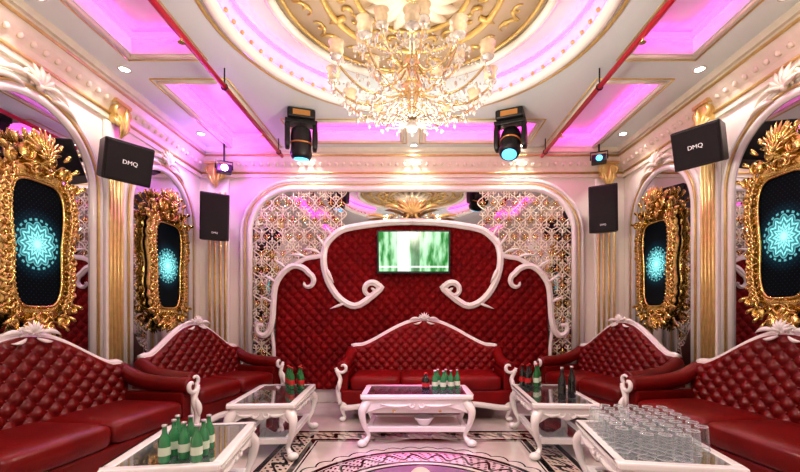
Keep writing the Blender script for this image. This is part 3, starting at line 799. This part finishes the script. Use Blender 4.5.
# ---------------------------------------------------------------- sofas
def cabriole(mb, x, y, h, ox, oy, r=.03):
    P = [(x, y, h), (x+ox*.03, y+oy*.03, h*.82), (x+ox*.02, y+oy*.02, h*.5), (x-ox*.005, y-oy*.005, h*.22), (x+ox*.025, y+oy*.025, .022)]
    pts = catmull(P, 5); n = len(pts)
    rad = [r*(1.15-.75*math.sin(PI*.5*min(1, (i/(n-1))/.8))) if i/(n-1) < .8 else r*(.4+.35*((i/(n-1))-.8)/.2) for i in range(n)]
    mb.tube(pts, rad, 8); mb.ell((x+ox*.03, y+oy*.03, r*.7), (r*1.0, r*1.0, r*.7), nu=10, nv=6)
def sofa(lab, loc, rz, W, fabric, ncush, D=.78, hi=1.0, grp=None):
    t = thing('sofa', lab, 'sofa', loc, rz, grp)
    yf, yb = -D/2, D/2; Wb = W-.16; sh = .68
    def zt(x):
        u = min(1, abs(x)/(Wb/2)); b = (.5+.5*math.cos(PI*u))
        return sh+(hi-sh)*b**.85+.02*math.exp(-((u-.95)/.08)**2)
    TU = .108
    mb = MB(); nx, nz = int(Wb*110), 66; g = []; bkk = []
    for i in range(nx+1):
        x = -Wb/2+Wb*i/nx; top = zt(x); c = []; d = []
        for j in range(nz+1):
            z = .30+(top-.30)*j/nz
            ed = max(0, min(1, (Wb/2-abs(x))/.04, (top-z)/.04))
            yy = yb-.20+(z-.3)*.12
            c.append(mb.addv((x, yy-.026*tuft(x, z, TU, TU)*ed, z)))
            d.append(mb.addv((x, min(yy+.10, yb-.01), z)))
        g.append(c); bkk.append(d)
    for i in range(nx):
        for j in range(nz):
            mb.face((g[i][j], g[i+1][j], g[i+1][j+1], g[i][j+1]), True); mb.face((bkk[i][j], bkk[i][j+1], bkk[i+1][j+1], bkk[i+1][j]), True)
        mb.face((g[i][nz], g[i+1][nz], bkk[i+1][nz], bkk[i][nz])); mb.face((g[i][0], bkk[i][0], bkk[i+1][0], g[i+1][0]))
    for k in (0, nx):
        for j in range(nz): mb.face((g[k][j], g[k][j+1], bkk[k][j+1], bkk[k][j]))
    mb.mat = 1
    for i in range(-20, 21):
        for j in range(0, 24):
            if (i+j) % 2: continue
            x = i*TU/2; z = j*TU/2
            if abs(x) < Wb/2-.04 and .42 < z < zt(x)-.05: mb.ell((x, yb-.20+(z-.3)*.12-.004, z), (.009, .008, .009), nu=8, nv=5)
    mb.build('backrest', [fabric, 'stud'], t)
    mb = MB(); n = 60
    pts = [(-Wb/2+Wb*i/n, yb-.15+(zt(-Wb/2+Wb*i/n)-.3)*.12, zt(-Wb/2+Wb*i/n)+.01) for i in range(n+1)]
    mb.tube(pts, .027, 8); mb.tube([(p[0], p[1]-.025, p[2]-.012) for p in pts], .008, 6)
    yy = yb-.11
    for s in (1, -1):
        mb.tube([(s*(Wb/2+p[0]), yy, sh-.05+p[2]) for p in spiral(.0, .0, .01, .055, -1, 3.6, 16)], taper(16, .024), 7)
        mb.tube(catmull([(s*(Wb/2), yy, .68), (s*(Wb/2+.02), yy, .55), (s*(Wb/2), yy, .35), (s*(Wb/2), yy, .18)], 5), .026, 8)
    mb.build('top_rail', 'white', t)
    mb = MB(); zc = hi+.01
    for s in (1, -1):
        mb.tube([(s*p[0], yy-.02, p[2]) for p in spiral(.050, zc+.025, .006, .032, 0, 5, 16)], taper(16, .012), 6)
        leaf(mb, (s*.05, yy-.02, zc+.01), (s*.18, yy-.03, zc-.01), (0, -.02, .04), .016)
        leaf(mb, (s*.03, yy-.03, zc-.02), (s*.12, yy-.04, zc-.045), (0, -.02, -.02), .013)
    shell(mb, (0, yy-.03, zc+.01), .08, 7, .12, .012)
    mb.build('crest', 'white', t)
    mb = MB(); mb.box((0, .0, .235), (W-.12, D-.10, .15)); mb.build('seat_base', fabric, t, bevel=.02)
    wi = W-.30
    for k in range(ncush):
        cw = wi/ncush; x = -wi/2+cw*(k+.5)
        mb = MB(); mb.cushion((x, -.07, .375), (cw+.01, D-.20, .17), .22); mb.build('seat_cushion', fabric, t)
    for s in (1, -1):
        mb = MB(); xa = s*(W/2-.08)
        mb.box((xa, .0, .39), (.10, D-.14, .22))
        pts = catmull([(xa, yb-.10, .66), (xa, .1, .58), (xa, -.1, .55), (xa, yf+.04, .545)], 6)
        mb.tube(pts, [.06]*len(pts), 12)
        mb.build('armrest', fabric, t, bevel=.015)
        mb = MB()
        mb.tube([(xa+s*p[0], yf+.03, .545+p[2]) for p in spiral(0, 0, .01, .068, 0.6, 0.6+5.6, 22)], taper(22, .018, .5, .9), 7)
        mb.tube(catmull([(xa+s*.06, yf+.03, .52), (xa+s*.02, yf+.03, .42), (xa+s*.045, yf+.02, .32), (xa+s*.02, yf+.02, .18)], 6), .022, 8)
        leaf(mb, (xa+s*.02, yf+.01, .44), (xa+s*.03, yf-.005, .30), (0, -.02, 0), .024)
        mb.build('arm_scroll', 'white', t)
    mb = MB(); n = 40
    pts = [(-W/2+.08+(W-.16)*i/n, yf+.03, .155-.02*math.cos(4*PI*i/n)) for i in range(n+1)]
    mb.tube(pts, .030, 8)
    for s in (1, -1):
        mb.tube([(s*(W/2-.09), yf+.03, .155), (s*(W/2-.09), yb-.03, .155)], .022, 8)
        mb.tube([(s*p[0], yf+.015, p[2]) for p in spiral(.05, .135, .006, .035, 0, -5, 14)], taper(14, .014), 6)
        leaf(mb, (s*.03, yf+.01, .14), (s*.22, yf+.01, .13), (0, -.01, -.04), .02)
    mb.build('apron', 'white', t)
    for sx in (1, -1):
        for y, oy in ((yf+.05, -1), (yb-.06, 1)):
            mb = MB(); cabriole(mb, sx*(W/2-.10), y, .17, sx*.6, oy*.6, .036); mb.build('leg', 'white', t)
    return t
R = math.radians
sofa('long bright red tufted sofa with carved white frame in front of the padded back panel', (.14, 4.37, 0), 0, 1.84, 'red', 3, D=.76, hi=1.0)
sofa('red leather sofa on the left wall nearest the viewer', (-2.08, 2.40, 0), R(83), 1.50, 'leather', 2, D=.74, hi=.95)
sofa('red leather sofa on the left wall next to the back corner', (-1.95, 3.96, 0), R(74), 1.34, 'leather', 2, D=.72, hi=.97)
sofa('red leather sofa on the right wall nearest the viewer', (2.08, 2.46, 0), R(-83), 1.50, 'leather', 2, D=.74, hi=.96)
sofa('red leather sofa on the right wall next to the back corner', (1.92, 4.02, 0), R(-72), 1.36, 'leather', 2, D=.72, hi=.99)

# ---------------------------------------------------------------- tables
def table(lab, loc, rz, w, l, h=.42, drawer=False):
    t = thing('coffee_table', lab, 'table', loc, rz, 'white carved coffee tables with glass tops')
    mb = MB(); b = .048
    for s in (1, -1):
        mb.box((0, s*(l/2-b/2), h-.018), (w, b, .036)); mb.box((s*(w/2-b/2), 0, h-.018), (b, l-2*b, .036))
    mb.build('top_frame', 'white', t, bevel=.010)
    MB().box((0, 0, h-.01), (w-2*b+.01, l-2*b+.01, .012)).build('glass_top', 'tabletop', t)
    mb = MB()
    def scallop(L, place):
        n = 24; top = []; bot = []
        for i in range(n+1):
            u = -1+2*i/n; d = .050+.030*(.5+.5*math.cos(2*PI*u))*(1 if abs(u) < .5 else .6)+.04*abs(u)**4
            top.append((u*L/2, h-.035)); bot.append((u*L/2, h-.035-d))
        for off in (-.010, .010):
            A = [mb.addv(place(x, off, z)) for x, z in top]; B = [mb.addv(place(x, off, z)) for x, z in bot]
            for i in range(n): mb.face((A[i], A[i+1], B[i+1], B[i]))
        mb.tube([place(x, 0, z) for x, z in bot], .012, 6)
    for s in (1, -1):
        scallop(w-.08, lambda x, o, z: (x, s*(l/2-.03)+o, z)); scallop(l-.08, lambda x, o, z: (s*(w/2-.03)+o, x, z))
        for q in (1, -1):
            mb.tube([(q*p[0], s*(l/2-.015), p[2]) for p in spiral(.045, h-.08, .006, .030, PI/2, PI/2-5, 14)], taper(14, .010), 6)
            leaf(mb, (q*.06, s*(l/2-.015), h-.08), (q*min(.30, w/2-.07), s*(l/2-.015), h-.07), (0, 0, -.03), .014)
            mb.tube([(s*(w/2-.015), q*p[0], p[2]) for p in spiral(.045, h-.08, .006, .030, PI/2, PI/2-5, 14)], taper(14, .010), 6)
            leaf(mb, (s*(w/2-.015), q*.06, h-.08), (s*(w/2-.015), q*min(.30, l/2-.07), h-.07), (0, 0, -.03), .014)
    mb.build('carved_apron', 'white', t)
    if drawer:
        mb = MB(); mb.box((0, 0, .31), (w-.16, l-.12, .10)); mb.build('drawer_body', 'white', t, bevel=.008)
        for s in (-1, 1):
            d = MB().box((s*(w-.16)/4, -(l/2-.06)-.006, .30), ((w-.16)/2-.03, .016, .06)).build('drawer_front', 'white', t, bevel=.005)
            MB().ell((s*(w-.16)/4, -(l/2-.06)-.022, .285), (.012, .012, .012)).build('knob', 'brass', d)
    mb = MB(); z = .13
    for s in (1, -1):
        mb.box((0, s*(l/2-.07), z), (w-.10, .045, .045)); mb.box((s*(w/2-.07), 0, z), (.045, l-.18, .045))
    mb.build('shelf_frame', 'white', t, bevel=.006)
    MB().box((0, 0, z+.01), (w-.17, l-.17, .012)).build('lower_shelf', 'white' if drawer else 'tabletop', t)
    for sx in (1, -1):
        for sy in (1, -1):
            mb = MB(); cabriole(mb, sx*(w/2-.055), sy*(l/2-.055), h-.065, sx*1.4, sy*1.4, .043)
            mb.build('leg', 'white', t)
    return t
TH = .42
table('long white coffee table with drawers in front of the middle red sofa', (.04, 3.50, 0), 0, .92, .50, drawer=True)
table('white glass-topped table holding a bottle group beside the left far sofa', (-1.14, 3.36, 0), R(3), .50, .84)
table('white glass-topped table holding two dark bottles beside the right far sofa', (1.17, 3.36, 0), R(-3), .50, .84)
table('white glass-topped table with pale green bottles at the front left', (-1.16, 2.10, 0), R(9), .50, .72)
table('white glass-topped table covered with upturned glasses at the front right', (1.25, 2.13, 0), R(-8), .54, .74)
o = MB().lathe([(.04, 0), (.045, .008), (.08, .055), (.085, .07), (.078, .07), (.04, .015), (.001, .012)], 24, caps=False).build('bowl', 'white', None, (.10, 3.38, .147))
tag(o, 'small pale bowl on the lower shelf of the middle table', 'bowl')

# bottles
def bottle(lab, loc, glass, lab_m, cap_m, h=.22, r=.030, grp=None, cat='bottle'):
    t = thing('bottle', lab, cat, loc, random.uniform(0, 6), grp)
    MB().lathe([(r*.9, 0), (r, .006), (r, h*.55), (r*.85, h*.65), (r*.42, h*.78), (r*.36, h*.96), (r*.42, h*.965), (r*.42, h*.985), (r*.36, h*.99)], 18).build('glass_body', glass, t)
    MB().lathe([(r*1.02, h*.20), (r*1.02, h*.42)], 18, caps=False).build('paper_label', lab_m, t)
    MB().lathe([(r*.46, h*.95), (r*.48, h*1.0), (r*.3, h*1.01)], 14).build('cap', cap_m, t)
    return t
g = 'pale green bottles on the front left table'
b0 = bottle('pale green bottle with white label on the front left table', (-1.13, 1.90, TH), 'palegreen', 'label', 'cap', .17, .025, g)
for x, y in ((-1.06, 1.86), (-.99, 1.90), (-1.09, 1.97), (-1.01, 1.99), (-1.16, 1.98), (-.98, 1.82), (-1.12, 1.81)):
    copy_tree(b0, None, (x, y, TH), (0, 0, random.uniform(0, 6)))
g = 'dark green bottles with red caps on the left far table'
b0 = bottle('dark green bottle with red cap on the left far table', (-1.10, 3.60, TH), 'green', 'redlabel', 'redcap', .19, .026, g)
for x, y in ((-1.02, 3.62), (-1.06, 3.53), (-.98, 3.54), (-1.14, 3.68), (-1.03, 3.70)):
    copy_tree(b0, None, (x, y, TH), (0, 0, random.uniform(0, 6)))
g = 'green bottles on the middle table'
b0 = bottle('green bottle with white label on the middle table', (.20, 3.50, TH), 'palegreen', 'label', 'cap', .17, .026, g)
for x, y in ((.27, 3.47), (.34, 3.50), (.40, 3.54), (.30, 3.57), (.23, 3.58)):
    copy_tree(b0, None, (x, y, TH), (0, 0, random.uniform(0, 6)))
bottle('dark bottle with red label at the left end of the middle table bottle group', (.12, 3.50, TH), 'dark', 'redlabel', 'redcap', .15, .033)
g = 'brown bottles with red labels at the back of the right far table'
b0 = bottle('dark bottle with red label at the back of the right far table', (1.02, 3.70, TH), 'dark', 'redlabel', 'redcap', .20, .027, g)
for x, y in ((1.09, 3.71), (1.05, 3.63)):
    copy_tree(b0, None, (x, y, TH), (0, 0, random.uniform(0, 6)))
b0 = bottle('green bottle with red cap at the back of the right far table', (1.13, 3.64, TH), 'green', 'label', 'redcap', .20, .027, 'green bottles at the back of the right far table')
copy_tree(b0, None, (1.17, 3.71, TH), (0, 0, 1))
b0 = bottle('black glass bottle at the front of the right far table, left of the pair', (1.17, 3.12, TH), 'dark', 'dark', 'cap', .25, .030)
copy_tree(b0, None, (1.27, 3.18, TH), (0, 0, 1), 'black glass bottle at the front of the right far table, right of the pair')

# upturned glasses
t = thing('drinking_glass', 'clear tumbler standing upside down among the rows on the front right table', 'glass', (0, 0, TH), 0, 'upturned glasses on the front right table')
MB().lathe([(.036, 0), (.029, .115), (.026, .119), (.001, .119)], 22, caps=False).build('tumbler', 'glass', t)
MB().tube([(.0275*math.cos(2*PI*k/22), .0275*math.sin(2*PI*k/22), .114) for k in range(22)], .0024, 5, closed=True).build('thick_base', 'rimglass', t)
MB().tube([(.036*math.cos(2*PI*k/22), .036*math.sin(2*PI*k/22), .003) for k in range(22)], .0022, 5, closed=True).build('rim', 'rimglass', t)
ca, sa = math.cos(R(-8)), math.sin(R(-8)); first = True
for i in range(6):
    for j in range(8):
        if (i, j) in ((5, 0), (0, 7), (5, 1), (0, 0), (4, 0)): continue
        lx = -.20+.080*i; ly = -.29+.082*j
        p = (1.25+lx*ca-ly*sa, 2.13+lx*sa+ly*ca, TH)
        if first: t.location = p; first = False
        else: copy_tree(t, None, p, (0, 0, random.uniform(0, 6)))

# ---------------------------------------------------------------- coloured accents
def lamp(kind, loc, e, col, size, rot=(0, 0, 0), nm='stage_lamp', ss=1.2):
    l = bpy.data.lights.new(nm, kind); l.energy = e; l.color = col
    if kind == 'SPOT': l.spot_size = ss; l.spot_blend = .6; l.shadow_soft_size = size
    else: l.shadow_soft_size = size
    o = bpy.data.objects.new(nm, l); C.objects.link(o); o.location = loc; o.rotation_euler = rot; return o
lamp('POINT', (-2.12, 4.46, 2.74), 9, (.55, .10, 1), .05)
lamp('SPOT', (0.04, 4.0, 2.95), 480, (1, .04, .48), .05, (R(-11), 0, 0), ss=.40)
lamp('SPOT', (-.5, 2.0, 2.6), 70, (.75, .15, 1), .05, (R(24), R(-10), 0), ss=.45)

w = bpy.data.worlds.new('World'); sc.world = w; w.use_nodes = True
w.node_tree.nodes['Background'].inputs[0].default_value = (.5, .45, .45, 1); w.node_tree.nodes['Background'].inputs[1].default_value = .3

cam = bpy.data.cameras.new('Camera'); co = bpy.data.objects.new('Camera', cam); C.objects.link(co)
co.location = (0, 0, 1.1); co.rotation_euler = (PI/2, 0, 0)
cam.sensor_width = 36; cam.lens = 18; cam.shift_y = 76/800; cam.shift_x = -12/800; cam.clip_start = .05
sc.camera = co
